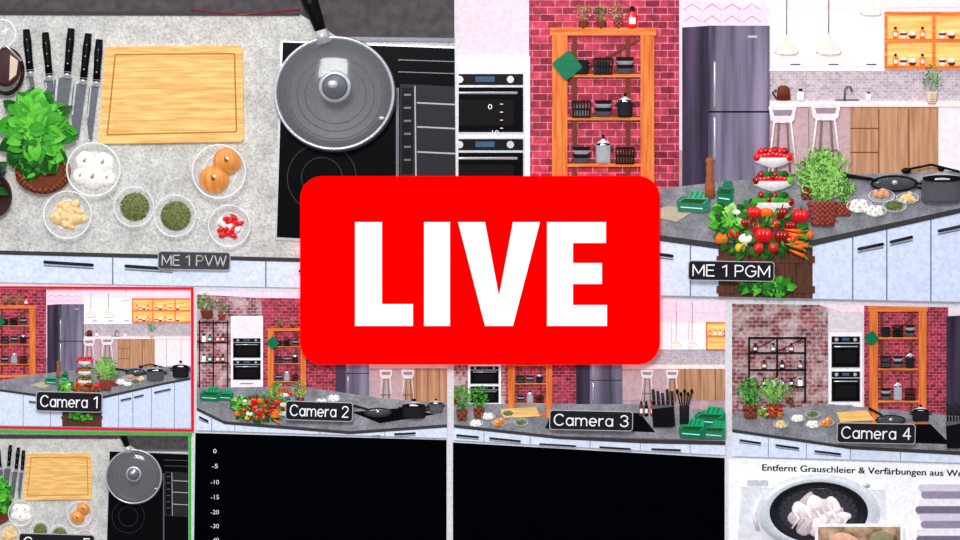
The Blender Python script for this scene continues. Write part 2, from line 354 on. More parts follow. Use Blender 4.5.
def fridge(sc,x0,y0,x1,y1,d,side=.3,flip=False):
    g=G('refrigerator',sc); w=x1-x0; h=y1-y0; xs=x0+w*side; e=w*.02
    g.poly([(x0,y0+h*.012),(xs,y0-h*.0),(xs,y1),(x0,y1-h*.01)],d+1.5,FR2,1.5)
    g.rect(xs,y0,x1,y0+h*.52,d+2.6,FR1,2.6); g.rect(xs,y0+h*.53,x1,y1,d+2.6,FR1,2.6); g.rect(xs,y0+h*.5,x1,y0+h*.54,d+1,BLACK,.5)
    for a,b in((.22,.5),(.56,.82)):
        g.tube([(xs+w*.07,y0+h*a,d+2.6),(xs+w*.07,y0+h*(a+.01),d+3.6),(xs+w*.07,y0+h*(b-.01),d+3.6),(xs+w*.07,y0+h*b,d+2.6)],w*.014,STEEL,n=6)
    g.rect(x1-w*.25,y0+h*.06,x1-w*.14,y0+h*.075,d+2.8,STEEL,.2)
    g.done()
def oven(g,x0,y0,x1,y1,d):
    w=x1-x0;h=y1-y0
    g.rect(x0,y0,x1,y1,d+1,STEEL,1); g.rect(x0+w*.02,y0+h*.02,x1-w*.02,y0+h*.2,d+1.4,BLACK,.4)
    for q in(.18,.82): g.disc(x0+w*q,y0+h*.11,h*.06,h*.06,d+2.2,STEEL,.8,n=14)
    g.rect(x0+w*.38,y0+h*.06,x0+w*.62,y0+h*.15,d+1.6,mk((60,90,120)),.1)
    g.rect(x0+w*.02,y0+h*.24,x1-w*.02,y1-h*.03,d+1.6,GLASSBLK,.6)
    g.rect(x0+w*.14,y0+h*.44,x1-w*.14,y1-h*.14,d+1.75,mk((26,22,26),rough=.2,spec=.15),.1)
    g.tube([(x0+w*.1,y0+h*.33,d+1.6),(x0+w*.1,y0+h*.33,d+2.6),(x1-w*.1,y0+h*.33,d+2.6),(x1-w*.1,y0+h*.33,d+1.6)],h*.022,STEEL,n=6)
def ovencol(sc,x0,y0,x1,y1,d,ov):
    g=G('oven_cabinet_column',sc); g.rect(x0,y0,x1,y1,d+.8,WHITE,.8)
    w=x1-x0
    for a,b in ov: oven(g,x0+w*.06,a,x1-w*.06,b,d+.8)
    ya=ov[0][0]
    g.rect(x0+w*.04,y0+1,x1-w*.04,ya-1.2,d+1.5,OFFW,.6)
    yb=ov[-1][1]
    if y1-yb>6: g.rect(x0+w*.04,yb+1.2,x1-w*.04,y1-1,d+1.5,OFFW,.6); g.bar((x0+w*.3,yb+3.5),(x1-w*.3,yb+3.5),.9,d+2,CABD,.4)
    g.done()
def stool(sc,cx,y0,y1,w,d):
    g=G('bar_stool',sc); h=y1-y0; sm=mk((222,212,216)); lg=mk((120,104,108))
    g.poly([(cx-w*.5,y0),(cx-w*.42,y0-h*.02),(cx+w*.42,y0-h*.02),(cx+w*.5,y0),(cx+w*.42,y0+h*.2),(cx+w*.3,y0+h*.25),(cx-w*.3,y0+h*.25),(cx-w*.42,y0+h*.2)],d+1,sm,.8)
    g.poly([(cx-w*.36,y0+h*.05),(cx+w*.36,y0+h*.05),(cx+w*.3,y0+h*.14),(cx-w*.3,y0+h*.14)],d+1.15,mk((150,134,144)),.1)
    for a,b in((-.3,-.5),(.3,.5),(-.14,-.22),(.16,.26)):
        g.tube([(cx+w*a,y0+h*.24,d+.6),(cx+w*b,y1,d+.6)],w*.034,sm if abs(a)>.2 else lg,n=6)
    g.bar((cx-w*.42,y0+h*.72),(cx+w*.42,y0+h*.72),w*.05,d+1,lg,.5)
    g.done()
def pendant(sc,cx,ytop,yb,w,d):
    g=G('pendant_lamp',sc); h=w*.62
    g.tube([(cx,ytop,d),(cx,yb-h,d)],w*.025,mk((130,120,120)),n=5)
    g.vl(cx,[(yb-h*1.25,w*.05),(yb-h,w*.08),(yb-h*.8,w*.16),(yb-h*.45,w*.4),(yb-h*.08,w*.5),(yb,w*.51),(yb,w*.4)],d,mk((220,204,196)),k=.35)
    g.disc(cx,yb,w*.42,w*.07,d+w*.19,mk((255,244,214),em=.9))
    g.done()
def pepper(g,x,y,r,d,m):
    for a in(-.5,.5,0): g.ell(x+a*r*.9,y+abs(a)*r*.1,d,r*.62,r*.9,r*.7+(.4 if a==0 else 0),m)
    g.tube([(x,y-r*.75,d+r*.5),(x+r*.2,y-r*1.25,d+r*.7)],[r*.12,r*.08],GR[0],n=6)
def vegpile(sc,cx,cy,rx,ry,d):
    g=G('vegetable_pile',sc); u=rx/50
    leaves(g,cx,cy,rx*.96,ry*1.0,d,100,rx*.24,rx*.15,[GR[0],GR[3],GR[3],HB[2]],h=2)
    leaves(g,cx-rx*.62,cy-ry*.35,rx*.4,ry*.5,d+2,50,rx*.26,rx*.18,GR+[HB[1],HB[3]],h=1)
    for x,y,r,m in((-.15,-.6,7,RED),(.12,-.62,6,ORG),(.8,-.5,8,RED),(-.3,-.25,6,REDD),(.05,.16,9,RED),(.42,.2,7.5,REDD),(.95,.15,5,ORG),(-.8,.3,6,ORG),(-.42,.6,5,YEL),(.6,-.15,6,REDD),(.42,-.6,6.5,REDD),(-.1,-.1,6,RED)):
        pepper(g,cx+x*rx,cy+y*ry,r*u,d+3,m)
    for x,y,r in((.3,-.2,5),(-.55,.1,5.5),(.66,.32,5),(-.05,.62,5.5),(.25,.62,5)):
        g.ell(cx+x*rx,cy+y*ry,d+4.2,r*u,r*u,r*.8*u,RED); g.leaf(cx+x*rx,cy+y*ry-r*u*.3,d+4.2+r*.8*u,r*u,r*u*.3,R(0,6),GR[1])
    for x,y,r in((-.32,.3,6),(-.5,-.6,3.4)):
        g.ell(cx+x*rx,cy+y*ry,d+5.5,r*u*1.2,r*u*.85,r*.6*u,CREAM); g.tube([(cx+x*rx,cy+y*ry+r*u*.5,d+5),(cx+x*rx,cy+y*ry+r*u*1.3,d+5)],r*u*.35,CREAMD)
    for i in range(8):
        a=.1+R(-.3,.5); X,Y=cx+rx*R(.4,.62),cy+ry*(-.02+.1*i)
        g.tube([(X,Y,d+5.5),(X+rx*.18*math.cos(a),Y+rx*.18*math.sin(a),d+6),(X+rx*.34*math.cos(a),Y+rx*.34*math.sin(a),d+5.5)],[.5*u,1.7*u,2.1*u],ORG)
        g.leaf(X+rx*.34*math.cos(a),Y+rx*.34*math.sin(a),d+6,rx*.12,rx*.04,a+R(-.4,.4),GR[1])
    leaves(g,cx,cy+ry*.1,rx*.9,ry*.9,d+6,40,rx*.14,rx*.07,[GR[0],GR[3],GR[1],HB[0]],h=1)
    g.done()
def tierstand(sc,cx,top,base,w,d):
    g=G('tiered_fruit_stand',sc); h=base-top; r=w/2
    g.tube([(cx,top+h*.15,d),(cx,base,d)],w*.03,STEEL)
    for f,q in((.24,.95),(.6,1.0),(.93,1.05)):
        y=top+h*f
        g.vl(cx,[(y-h*.1,r*q),(y-h*.04,r*q*.9),(y+h*.02,r*q*.5),(y+h*.05,r*.15)],d+1,WHITE,k=.3)
        for i in range(9):
            g.ell(cx+r*q*.8*(i-4)/4.2,y-h*.11-h*.05*(1-abs(i-4)/4)+R(-.4,.4),d+2,w*.11,w*.11,w*.09,RED if f<.9 and i%4 else (RED if f<.5 else random.choice([GR[1],REDD,GR[2]])))
        for i in range(6): g.ell(cx+r*.55*(i-2.5)/2.5,y-h*.2+R(-.6,.6),d+2.5,w*.1,w*.1,w*.08,[RED,REDD][i%2] if f<.5 else [REDD,GR[0],GR[3]][i%3])
        for i in range(6): g.leaf(cx+r*q*.7*R(-1,1),y-h*.14,d+4,w*.16,w*.05,R(-2.5,-.5),GR[1])
    g.done()
def greenbox(sc,x0,y0,x1,y1,d,n=3,a=None,b=None):
    A_,B_=a or GREENP,b or GREENL
    g=G('green_storage_box',sc); w=x1-x0;h=y1-y0
    g.poly([(x0,y0+h*.5),(x0+w*.15,y0+h*.28),(x1,y0+h*.34),(x1-w*.03,y1-h*.1),(x1-w*.2,y1),(x0+w*.05,y1-h*.05)],d+1.5,A_,1.5)
    g.poly([(x0+w*.05,y0+h*.52),(x0+w*.2,y0+h*.34),(x1-w*.06,y0+h*.4),(x1-w*.2,y0+h*.62)],d+1.9,B_,.3)
    g.poly([(x0+w*.09,y0+h*.53),(x0+w*.22,y0+h*.38),(x1-w*.12,y0+h*.43),(x1-w*.24,y0+h*.6)],d+2.0,GR[3],.1)
    g.poly([(x0+w*.3,y0+h*.4),(x0+w*.45,y0),(x1-w*.1,y0+h*.06),(x1-w*.08,y0+h*.42)],d+2.6,B_,.8)
    for i in range(n): g.bar((x0+w*(.4+.15*i),y0+h*.35),(x0+w*(.48+.15*i),y0+h*.08),w*.04,d+3,A_,.4)
    g.bar((x0+w*.12,y0+h*.75),(x1-w*.24,y0+h*.82),h*.05,d+2,mk((180,235,210)),.3)
    g.done()
def knifeblock(sc,cx,y0,y1,w,d):
    g=G('knife_block',sc); h=y1-y0
    g.poly([(cx-w*.5,y0+h*.42),(cx+w*.42,y0+h*.36),(cx+w*.5,y1-h*.04),(cx+w*.3,y1),(cx-w*.42,y1)],d+2.4,BLACK,2.4)
    g.poly([(cx-w*.5,y0+h*.42),(cx+w*.42,y0+h*.36),(cx+w*.38,y0+h*.46),(cx-w*.46,y0+h*.52)],d+2.6,STEELD,.2)
    for i in range(5):
        x=cx-w*.38+w*.19*i; g.tube([(x,y0+h*.42,d+1.8),(x-w*.05+i*.1,y0+h*.05*(i%3),d+2.4)],w*.06,DARK,n=6); g.ell(x,y0+h*.3,d+3,w*.02,w*.02,.4,STEEL,n=8)
    g.done()
def bottle(sc,cx,base,h,w,d,m,name='spice_bottle',cap=BLACK):
    g=G(name,sc); g.vl(cx,[(base-h*.78,w*.2),(base-h*.66,w*.5),(base-h*.05,w*.5),(base,w*.42),(base,0)],d,m,k=.4)
    g.vl(cx,[(base-h,0),(base-h,w*.26),(base-h*.78,w*.26)],d,cap,k=.4); g.rect(cx-w*.36,base-h*.5,cx+w*.36,base-h*.2,d+w*.22,OFFW,.1); g.done()
def label(sc,txt,x0,y0,x1,y1,rot,d,name='tile_label',tx=None,bg=None,pad=5):
    g=G(name,sc); r=min(3.4,(y1-y0)*.2)
    g.rrect(x0,y0,x1,y1,r,d,LGY,.8,rot); g.rrect(x0+.9,y0+.9,x1-.9,y1-.9,r*.8,d+.3,bg or LBG,.3,rot)
    hh=y1-y0; g.stext(txt,x0+pad,y0+hh*.22,x1-pad,y1-hh*.24,d+.5,tx or LTX,rot,((x0+x1)/2,(y0+y1)/2)); g.done()
def surf(sc,name,pts,d,m,t=1): g=G(name,sc); g.poly(pts,d,m,t); g.done()
def drawers(sc,pts_top,yb,seams,handles,d,m=CAB,name='kitchen_drawer_front'):
    g=G(name,sc); P=list(pts_top); g.poly(P+[(P[-1][0],yb),(P[0][0],yb)],d,m,2)
    for x,ya in seams: g.bar((x,ya),(x,yb),1.1*sc.dz if sc.dz<1 else 1.3,d+.15,CABD,.1)
    for a,b in handles:
        w=1.5 if sc.dz>=1 else 1.0
        g.tube([(a[0],a[1],d),(a[0],a[1],d+2),(b[0],b[1],d+2),(b[0],b[1],d)],w,DARK,n=6)
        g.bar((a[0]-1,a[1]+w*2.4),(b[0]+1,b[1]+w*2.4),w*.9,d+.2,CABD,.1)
    g.done()

# ---------------------------------------------------------------- PVW: overhead worktop
def pvw(sc):
    surf(sc,'kitchen_worktop',[(-60,-30),(520,-30),(520,270),(-60,250)],1,CONC,1)
    g=G('backsplash_ledge',sc); g.poly([(-60,-30),(520,-30),(520,40),(340,38),(300,14),(-60,12)],2.5,PANELG,2)
    g.poly([(345,37),(520,39),(520,43),(345,41)],3,STEELD,1); g.tube([(190,10,3),(240,15,3),(300,10,3)],.7,REDD); g.poly([(-60,11),(300,13),(300,16),(-60,15)],3,EDGE,1); g.done()
    drawers(sc,[(-60,252),(300,261),(520,266)],330,[(113,256),(266,259)],[((45,262),(93,265)),((126,266),(172,269)),((300,271),(360,273))],2.5)
    surf(sc,'worktop_edge_strip',[(-60,249),(300,258),(520,263),(520,267),(300,262),(-60,253)],3.2,EDGE,1.4)
    g=G('induction_cooktop',sc)
    g.poly([(281,41),(460,47),(460,250),(275,240)],2.4,STEEL,1.4); g.poly([(283,42.5),(460,49),(460,248),(277,237)],2.9,GLASSBLK,.5)
    for cx,cy,r in((322,178,34),(322,178,20),(352,98,40)):
        g.lathe(cx,cy,[(r,3.0),(r+.2,3.15),(r+.6,3.15),(r+.8,3.0)],mk((64,64,70)),n=48)
    g.rect(396,88,399,235,3.1,STEELD,.2)
    g.poly([(400,84),(460,87),(460,180),(400,176)],3.3,mk((46,46,52),rough=.3,spec=.15),.4)
    for y in(103,127,152): g.bar((417,y),(460,y+2),1.6,3.7,LGY,.3)
    g.bar((415,86),(416,176),1.4,3.7,LGY,.3); g.rect(402,88,413,174,3.6,BLACK,.2)
    for i in range(6): g.rect(404,94+i*13,411,96+i*13,3.75,STEELD,.1)
    for y in(60,72): g.bar((398,y),(460,y+2),1,3.1,STEELD,.1)
    g.done()
    g=G('cutting_board',sc)
    B_=[(109,47),(240,46),(243,49),(244,139),(241,142),(102,144),(99,141),(106,50)]
    g.poly(B_,6,BAMB,5)
    gv=[(116,55),(235,54),(237,132),(108,135)]
    for i in range(4): g.bar(gv[i],gv[(i+1)%4],1.5,6.1,BAMBD,.05)
    for i in range(1,9): g.bar((107-i*.7+1,47+i*10.6),(242,46+i*10.5),.5,6.06,mk((200,152,90)),.02)
    g.done()
    for hx,hy,bx,by,tx,ty,bw in((27,30,31,72,35,96,7),(46,33,50,76,53,95,9),(72,29,68,74,62,122,17),(89,34,84,80,76,140,13),(100,40,97,82,90,142,9)):
        g=G('kitchen_knife',sc)
        ux,uy=(bx-hx),(by-hy); l=math.hypot(ux,uy); ux/=l;uy/=l
        g.tube([(hx,hy,5),(hx+ux*l*.3,hy+uy*l*.3,5.6),(hx+ux*l*.7,hy+uy*l*.7,5.4),(bx,by,5)],[3.4,4.2,3.6,3.8],BLACK,n=10)
        g.tube([(bx-ux*2,by-uy*2,5),(bx+ux*5,by+uy*5,4.6)],[3.9,3],STEEL,n=10)
        for q in(.25,.5,.78): g.ell(hx+ux*l*q,hy+uy*l*q,8.6,1,1,.9,STEEL,n=10,k=3)
        vx,vy=tx-bx,ty-by; L_=math.hypot(vx,vy); vx/=L_;vy/=L_; nx,ny=-vy,vx
        P=[(bx+nx*3,by+3),(bx+nx*bw*.75+vx*4,by+vy*6)]
        P+=[(bx+vx*L_*t+nx*bw*.7*(1-((t-.3)/.7)**2 if t>.3 else 1),by+vy*L_*t+ny*bw*.7*(1-((t-.3)/.7)**2 if t>.3 else 1)) for t in(.3,.5,.7,.85,.95)]
        P+=[(tx-nx*bw*.25,ty),(bx-nx*bw*.3+vx*4,by+vy*4)]
        g.poly(P,4.2,BLADE,1.2)
        g.bar((bx+nx*bw*.55+vx*6,by+ny*bw*.55+vy*6),(bx+nx*bw*.5+vx*L_*.6,by+ny*bw*.5+vy*L_*.6),bw*.13,4.35,STEEL,.1); g.done()
    g=G('preserving_jar',sc)
    g.lathe(8,72,[(17,1.5),(18,10),(15,13),(15,14)],mk((50,34,38),rough=.2),k=1.35); g.lathe(8,68,[(15,14),(15,17),(12,18),(0,18)],mk((70,44,48)),k=1.3)
    g.tube([(-8,60,17),(8,46,19),(24,62,17)],1.2,STEEL); g.poly([(13,56),(21,62),(19,76),(12,82)],18.4,CREAMD,.3); g.done()
    g=G('glass_lid',sc); g.lathe(2,34,[(13,2),(14,4),(15,2)],GLAR); g.lathe(2,34,[(0,5),(8,4),(13,2)],GLAS); g.done()
    g=G('potted_basil',sc); g.lathe(44,172,[(26,1.2),(27,8),(25,11),(22,11),(20,8)],WICK,k=.8); g.disc(44,172,24,18,8,OAKD)
    for k in range(5): g.lathe(44,172,[(26.4,2+k*1.8),(27.6,2.6+k*1.8),(26.4,3.2+k*1.8)],OAKD if k%2 else WICK,k=.8)
    for i in range(10):
        a=i*.63; g.tube([(44,168,8),(40+18*math.cos(a),140+20*math.sin(a),14)],1,GR[2],n=5)
    leaves(g,38,135,33,41,9,150,20,14,GR,h=11); leaves(g,38,130,24,30,17,60,18,13,[GR[1],GR[2]],h=4); g.done()
    g=G('plant_pot',sc); g.lathe(-4,196,[(16,1.2),(18,12),(16,12),(14,9),(0,9)],mk((60,36,34)),k=1.2); leaves(g,-6,180,14,18,12,14,14,10,[GR[3],mk((40,30,50))],h=2); g.done()
    gbowl(sc,95,170,27,1.3,f_garlic); gbowl(sc,69,215,24,1.3,f_ginger); gbowl(sc,135,207,20,1.3,f_herb)
    gbowl(sc,176,216,21,1.3,f_herb); gbowl(sc,220,172,27,1.3,f_onion); gbowl(sc,230,226,21,1.3,f_chili)
    g=G('frying_pan_with_lid',sc); cx,cy=336,95
    PI=mk((92,94,98),rough=.4,metal=.2)
    g.lathe(cx,cy,[(44,3.2),(52,4),(59,13),(61,14),(61,14.6),(58,14.6)],mk((58,60,66),rough=.35,metal=.2),k=.95,n=64)
    g.lathe(cx,cy,[(58,14.6),(56,13),(51,6.4),(47,5.5),(0,5.5)],PI,k=.95,n=64)
    for r in(30,38,46): g.lathe(cx,cy,[(r,5.5),(r+.5,5.9),(r+1,5.5)],mk((74,76,80)),k=.95,n=64)
    g.lathe(cx-1,cy-1,[(57,14.4),(58,16),(59.8,16),(60.2,14.6)],STEEL,k=.945,n=64)
    g.lathe(cx-1,cy-1,[(57.4,15.2),(53,18),(46,20.6),(36,22.8),(24,24.4),(12,25.2),(0,25.4)],LID,k=.945,n=64)
    g.lathe(cx,cy-7,[(16,24.6),(16,25.4),(13,25.8)],STEEL,n=32)
    g.lathe(cx,cy-7,[(13,25.6),(10.5,26.4),(12,28.2),(10,30),(0,30.5)],mk((120,124,132),metal=.6,rough=.18),n=32); g.ell(cx-2,cy-9,30.2,5,4,1.2,STEEL); g.ell(cx+46,cy+24,17.5,3,2,1.5,STEEL)
    g.tube([(324,40,13),(318,22,15),(310,0,17),(303,-24,17)],[4.6,6.5,8,9],BLACK,n=12)
    g.tube([(325,44,12),(321,31,14)],[8,6.6],STEEL,n=12); g.ell(311,4,24,2.6,2.6,1,DARK); g.done()

# ---------------------------------------------------------------- PGM: studio kitchen
def pgm(sc):
    surf(sc,'wall_studio_back',[(400,-30),(1060,-30),(1060,330),(400,330)],.4,PINKW,.4)
    surf(sc,'floor_studio',[(400,150),(1060,150),(1060,330),(400,330)],.7,FLOORM,.3)
    surf(sc,'wall_brick',[(529,-30),(679,-30),(679,250),(529,250)],1,BR,.6)
    surf(sc,'wall_pillar',[(400,-30),(529,-30),(529,56),(400,56)],1,mk((218,200,210)),.6)
    surf(sc,'ceiling_studio',[(700,-30),(1060,-30),(1060,6),(775,9),(700,2)],1.2,mk((244,214,226)),.4)
    g=G('wall_panel_geometric',sc); g.rect(680,-30,766,27,1,mk((238,204,220)),.5)
    for x in(692,712,732,752):
        for y in(-8,4,16): g.bar((x-9,y+6),(x,y),.9,1.3,mk((190,150,168)),.2); g.bar((x,y),(x+9,y+6),.9,1.3,mk((190,150,168)),.2)
    g.done()
    ovencol(sc,440,56,530,260,1.6,[(73,134),(138,200)])
    g=G('wall_spotlights',sc)
    for x,y in((488,64),(507,64)): g.ell(x,y,3.2,2,2,1,mk((255,250,230),em=.9))
    g.done()
    for x,m in((583,HB),(601,GR),(618,HB)): herb(sc,x,29,17,24,5,pot=[WICKR,OAKD,WHITE][int(x)%3],mats=m,n=16,name='potted_plant')
    bottle(sc,632,29,22,9,5,RED,name='sauce_bottle')
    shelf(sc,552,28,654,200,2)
    diamond(sc,567,66,15,8)
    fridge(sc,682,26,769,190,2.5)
    g=G('wall_cabinet_run',sc); g.rect(769,10,884,69,3,OFFW,2.5)
    for i in range(3): g.rect(771+i*38,12,807+i*38,67,3.7,mk((238,228,233)),.7); g.rect(790+i*38,64,800+i*38,65.4,4,STEELD,.2)
    g.rect(769,69,884,71,3.4,mk((255,240,225),em=.8),.4); g.done()
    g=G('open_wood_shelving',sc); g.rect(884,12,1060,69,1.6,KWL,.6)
    for y in(12,39,66): g.rect(884,y,1060,y+3,4.5,OAKH,3)
    for x in(884,932,985,1035): g.rect(x,12,x+2.5,69,4.6,OAKH,3)
    g.done()
    for i,x in enumerate((895,903,912,922,942,951,962,975,992)):
        for y in(39,66):
            if (i+y)%3==0: bottle(sc,x,y,12,5,3,[ORG,WHITE,STEELD][i%3],name='storage_jar')
            else:
                g=G('shelf_bowls',sc)
                for u in range(3): g.vl(x,[(y-2.2*(u+1)-1,4),(y-2.2*u-.4,2.4),(y-2.2*u,0)],3,[WHITE,CREAM,OAKD][(u+i)%3],k=.3)
                g.done()
    surf(sc,'wall_backsplash_tiles',[(769,70),(1060,70),(1060,103),(769,103)],1.5,TILEM,.4)
    surf(sc,'back_countertop',[(769,101),(1060,101),(1060,107),(769,107)],4.5,mk((232,216,214)),3)
    g=G('base_cabinet_run',sc); g.rect(769,107,850,180,2.8,mk((184,158,162)),2); g.rect(850,107,938,180,3,KW,2); g.rect(938,107,1060,180,3,OFFW,2)
    for x in(878,908): g.rect(x,109,x+.9,178,3.2,OAKD,.15)
    for x in(808,965,1000): g.rect(x,109,x+.8,178,3.15,CABD,.15)
    for y in(128,152): g.rect(850,y,878,y+.9,3.25,OAKD,.15)
    g.rect(769,174,1060,180,3.4,mk((108,90,96)),.4); g.done()
    g=G('kitchen_faucet',sc); g.tube([(844,101,5),(844,90,5),(846,87,5),(850,87,5),(851,92,5)],.9,STEELD,n=6); g.rect(835,99.5,858,101,5,STEELD,.5); g.done()
    bottle(sc,800,101,12,7,5,WHITE,name='soap_dispenser'); bottle(sc,868,101,9,5,5,CREAM,name='soap_dispenser')
    g=G('electric_kettle',sc); g.vl(783,[(86,3),(88,6),(100,7),(101,0)],5,OAKD,k=.4); g.tube([(776,90,5),(772,93,5),(776,99,5)],.8,BLACK,n=6); g.done()
    herb(sc,931,104,22,38,5.2,pot=CREAMD,n=22,mats=GR,potw=.5,name='potted_plant')
    pendant(sc,786,0,53,24,5); pendant(sc,828,0,53,26,5); pendant(sc,870,-30,14,22,5)
    stool(sc,782,107,172,28,5); stool(sc,825,105,168,30,5)
    surf(sc,'island_countertop',[(560,205),(650,190),(720,182),(800,176),(930,172),(1060,168),(1060,190),(960,208),(812,240),(718,243),(560,222)],6,CONCD,3)
    g=G('countertop_edge',sc); g.poly([(560,222),(718,243),(812,240),(960,208),(1060,190),(1060,195),(960,213),(812,246),(718,249),(560,227)],6.6,EDGE,1.5); g.done()
    drawers(sc,[(560,227),(718,248)],340,[(690,244),(625,236)],[((640,252),(672,256))],5.4)
    drawers(sc,[(812,245),(960,212),(1060,194)],340,[(852,237),(886,229),(930,219),(985,208)],[((858,249),(882,244)),((890,242),(911,237)),((938,231),(975,223))],5.6,m=mk((198,208,232)))
    g=G('wooden_crate',sc); g.rect(716,247,814,340,5.2,CRATE,2)
    for x in range(718,814,16): g.rect(x,249,x+13,340,6.2,CRATE,1)
    for y in(256,286): g.rect(716,y,814,y+7,7,CRATE,.8)
    g.done()
    vegpile(sc,760,230,49,29,7)
    g=G('parsley_bunch',sc); leaves(g,764,286,28,9,8,60,11,7,GR,h=3); g.done()
    tierstand(sc,772,149,214,42,7.5)
    herb(sc,822,226,54,76,7.5,pot=WICKR,n=110,potw=.55,mats=HB+[HB[1],HB[3]],thin=True); herb(sc,843,216,24,40,7,pot=WICKR,n=40,potw=.7,thin=True); herb(sc,806,200,22,40,6.5,n=30,mats=GR)
    greenbox(sc,676,190,710,213,6.5,a=TEAL,b=TEALL)
    g=G('pepper_mill',sc); g.vl(709,[(158,0),(158,3),(161,4.5),(165,3),(168,4),(174,3.4),(188,5),(197,5.6),(198,0)],8,mk((150,88,60)),k=.6); g.done()
    greenbox(sc,716,180,733,204,7,a=GREENP,b=TEAL)
    g=G('cutting_board',sc); g.poly([(640,214),(668,206),(694,211),(676,222)],7.2,mk((180,170,150)),1.2); g.done()
    for cx,cy,r,f in((858,206,13,f_garlic),(880,196,13,f_egg),(893,206,12,f_herb),(906,198,11,f_ginger),(874,211,11,f_garlic)): gbowl(sc,cx,cy,r,6.6,f,k=.5)
    span(sc,893,184,24,7,845,176)
    pot(sc,940,203,42,24,8,m=STEELD); pot(sc,1000,196,40,26,8,m=DARK)
    g=G('cooking_ladle',sc); g.tube([(905,170,9),(930,165,10),(958,172,9)],1.2,BLACK,n=6); g.ell(905,171,9,5,3,2,BLACK); g.done()

PV=SC([(-14,-12),(454,-12),(456.5,290.5),(-14,282)]); pvw(PV); label(PV,'ME 1 PVW',158.5,251.5,231,270,1,7,tx=mk((186,186,190)),bg=mk((74,74,78),spec=0),pad=4.5)
PG=SC([(459,-12),(974,-12),(974,302),(458,291)]); pgm(PG); label(PG,'ME 1 PGM',687,261,773,281,1.0,15)
C1=SC([(-14,289),(190.5,290),(191,428),(-14,425)],.42,.43,-239,293); pgm(C1)
C5=SC([(-14,434),(188.5,436),(188.5,552),(-14,552)],.47,.48,-23,431); pvw(C5)
ID=SC(None)
g=G('audio_level_marks',ID)
for t,y in (('0',107),('-10',133)): g.text(t,488,y-2.6,488+3.2*len(t)+1,y+2.6,5.5,LTX)
for k in range(4): g.rect(500,104+k*8,503,104.8+k*8,5.5,LTX)
g.done()
label(ID,'Camera 1',37,391.5,103.5,411.5,1.5,8)
label(ID,'Camera 5',20,533,96,552,1.5,9)

# ---------------------------------------------------------------- smaller camera tiles
def back(sc,x0,x1,y0,yb,stx,lamps,op=None):
    h=yb-y0
    surf(sc,'wall_studio_back',[(x0,y0-40),(x1,y0-40),(x1,yb),(x0,yb)],.5,PINKW,.4)
    surf(sc,'wall_backsplash_tiles',[(x0,y0+h*.36),(x1,y0+h*.36),(x1,y0+h*.56),(x0,y0+h*.56)],.8,TILES,.2)
    g=G('wall_cabinet_run',sc); xe=op or x1; n=max(2,int((xe-x0)/17)); g.rect(x0,y0,xe,y0+h*.36,1.6,mk((200,186,192)),1)
    for i in range(n): a=x0+(xe-x0)*i/n; g.rect(a+.5,y0+.6,a+(xe-x0)/n-.5,y0+h*.35,2,mk((238,228,233)),.4)
    g.done()
    if op:
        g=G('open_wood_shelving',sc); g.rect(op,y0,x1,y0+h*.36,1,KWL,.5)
        for f in(0,.17,.345): g.rect(op,y0+h*f,x1,y0+h*f+1.3,2.6,OAKH,1.6)
        g.rect(op,y0,op+1.2,y0+h*.36,2.6,OAKH,1.6); g.done()
        for i in range(4):
            bottle(sc,op+4+i*5,y0+h*.17,5,2.6,1.8,[ORG,WHITE,CREAM,OAKD][i],name='storage_jar')
    g=G('base_cabinet_run',sc); xm=x0+(x1-x0)*.45; g.rect(x0,y0+h*.58,xm,yb,1.6,mk((184,158,162)),1); g.rect(xm,y0+h*.58,x1,yb,1.7,KW,1)
    for i in range(1,4): g.rect(xm+(x1-xm)*i/4,y0+h*.6,xm+(x1-xm)*i/4+.6,yb,1.85,OAKD,.1)
    g.rect(x0,y0+h*.55,x1,y0+h*.6,2.4,mk((232,216,214)),1.4); g.done()
    for x in lamps: pendant(sc,x,y0-20,y0+h*.3,10,3)
    for x in stx: stool(sc,x,y0+h*.62,yb+2,13,3)
    bottle(sc,x0+10,y0+h*.55,6,3,2.4,WHITE,name='soap_dispenser')
# camera 2
C=SC([(197,291.5),(447,294.5),(447,438),(197,430)],dz=.6)
back(C,369,450,318,402,(386,408),(392,412),430)
surf(C,'floor_studio',[(300,398),(450,398),(450,440),(300,440)],.8,FLOORM,.3)
surf(C,'wall_brick',[(190,286),(264,286),(264,400),(190,400)],1,BRP,.5); surf(C,'wall_brick',[(262,286),(337,286),(337,402),(262,402)],1.2,BRS,.5)
surf(C,'ceiling_studio',[(190,286),(450,286),(450,300),(262,298),(190,294)],1.6,PINKW,.3)
ovencol(C,231,316,263,392,1.6,[(338,358),(360,380)]); herb(C,207,318,22,24,4,pot=OAKD,n=20,name='potted_plant'); herb(C,222,320,14,18,4,pot=WICKR,n=14,mats=GR,name='potted_plant')
g=G('metal_shelf_rack',C)
for y in(322,342,362): g.rect(198,y,229,y+1.2,2.6,BLACK,1)
for x in(199,213,227): g.rect(x,320,x+1.1,388,2.8,BLACK,1)
g.done()
for i,x in enumerate((204,210,218,223)):
    for y in(342,362): bottle(C,x,y,8,4,3.4,[RED,OAKD,WHITE,GREENP][(i+y)%4])
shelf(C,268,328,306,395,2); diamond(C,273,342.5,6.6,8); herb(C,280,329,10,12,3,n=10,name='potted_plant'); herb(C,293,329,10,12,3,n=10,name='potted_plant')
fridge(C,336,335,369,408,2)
surf(C,'island_countertop',[(190,388),(300,386),(380,398),(450,404),(450,424),(350,431),(225,421),(190,404)],5,CONCD,2)
surf(C,'countertop_edge',[(190,404),(225,421),(350,431),(450,424),(450,427),(350,434),(225,424),(190,407)],5.6,EDGE,1)
drawers(C,[(190,407),(225,424),(350,434),(450,427)],450,[(212,418),(235,425),(320,432),(385,431)],[((200,417),(208,421)),((360,437),(380,436)),((395,434),(415,433))],4.6)
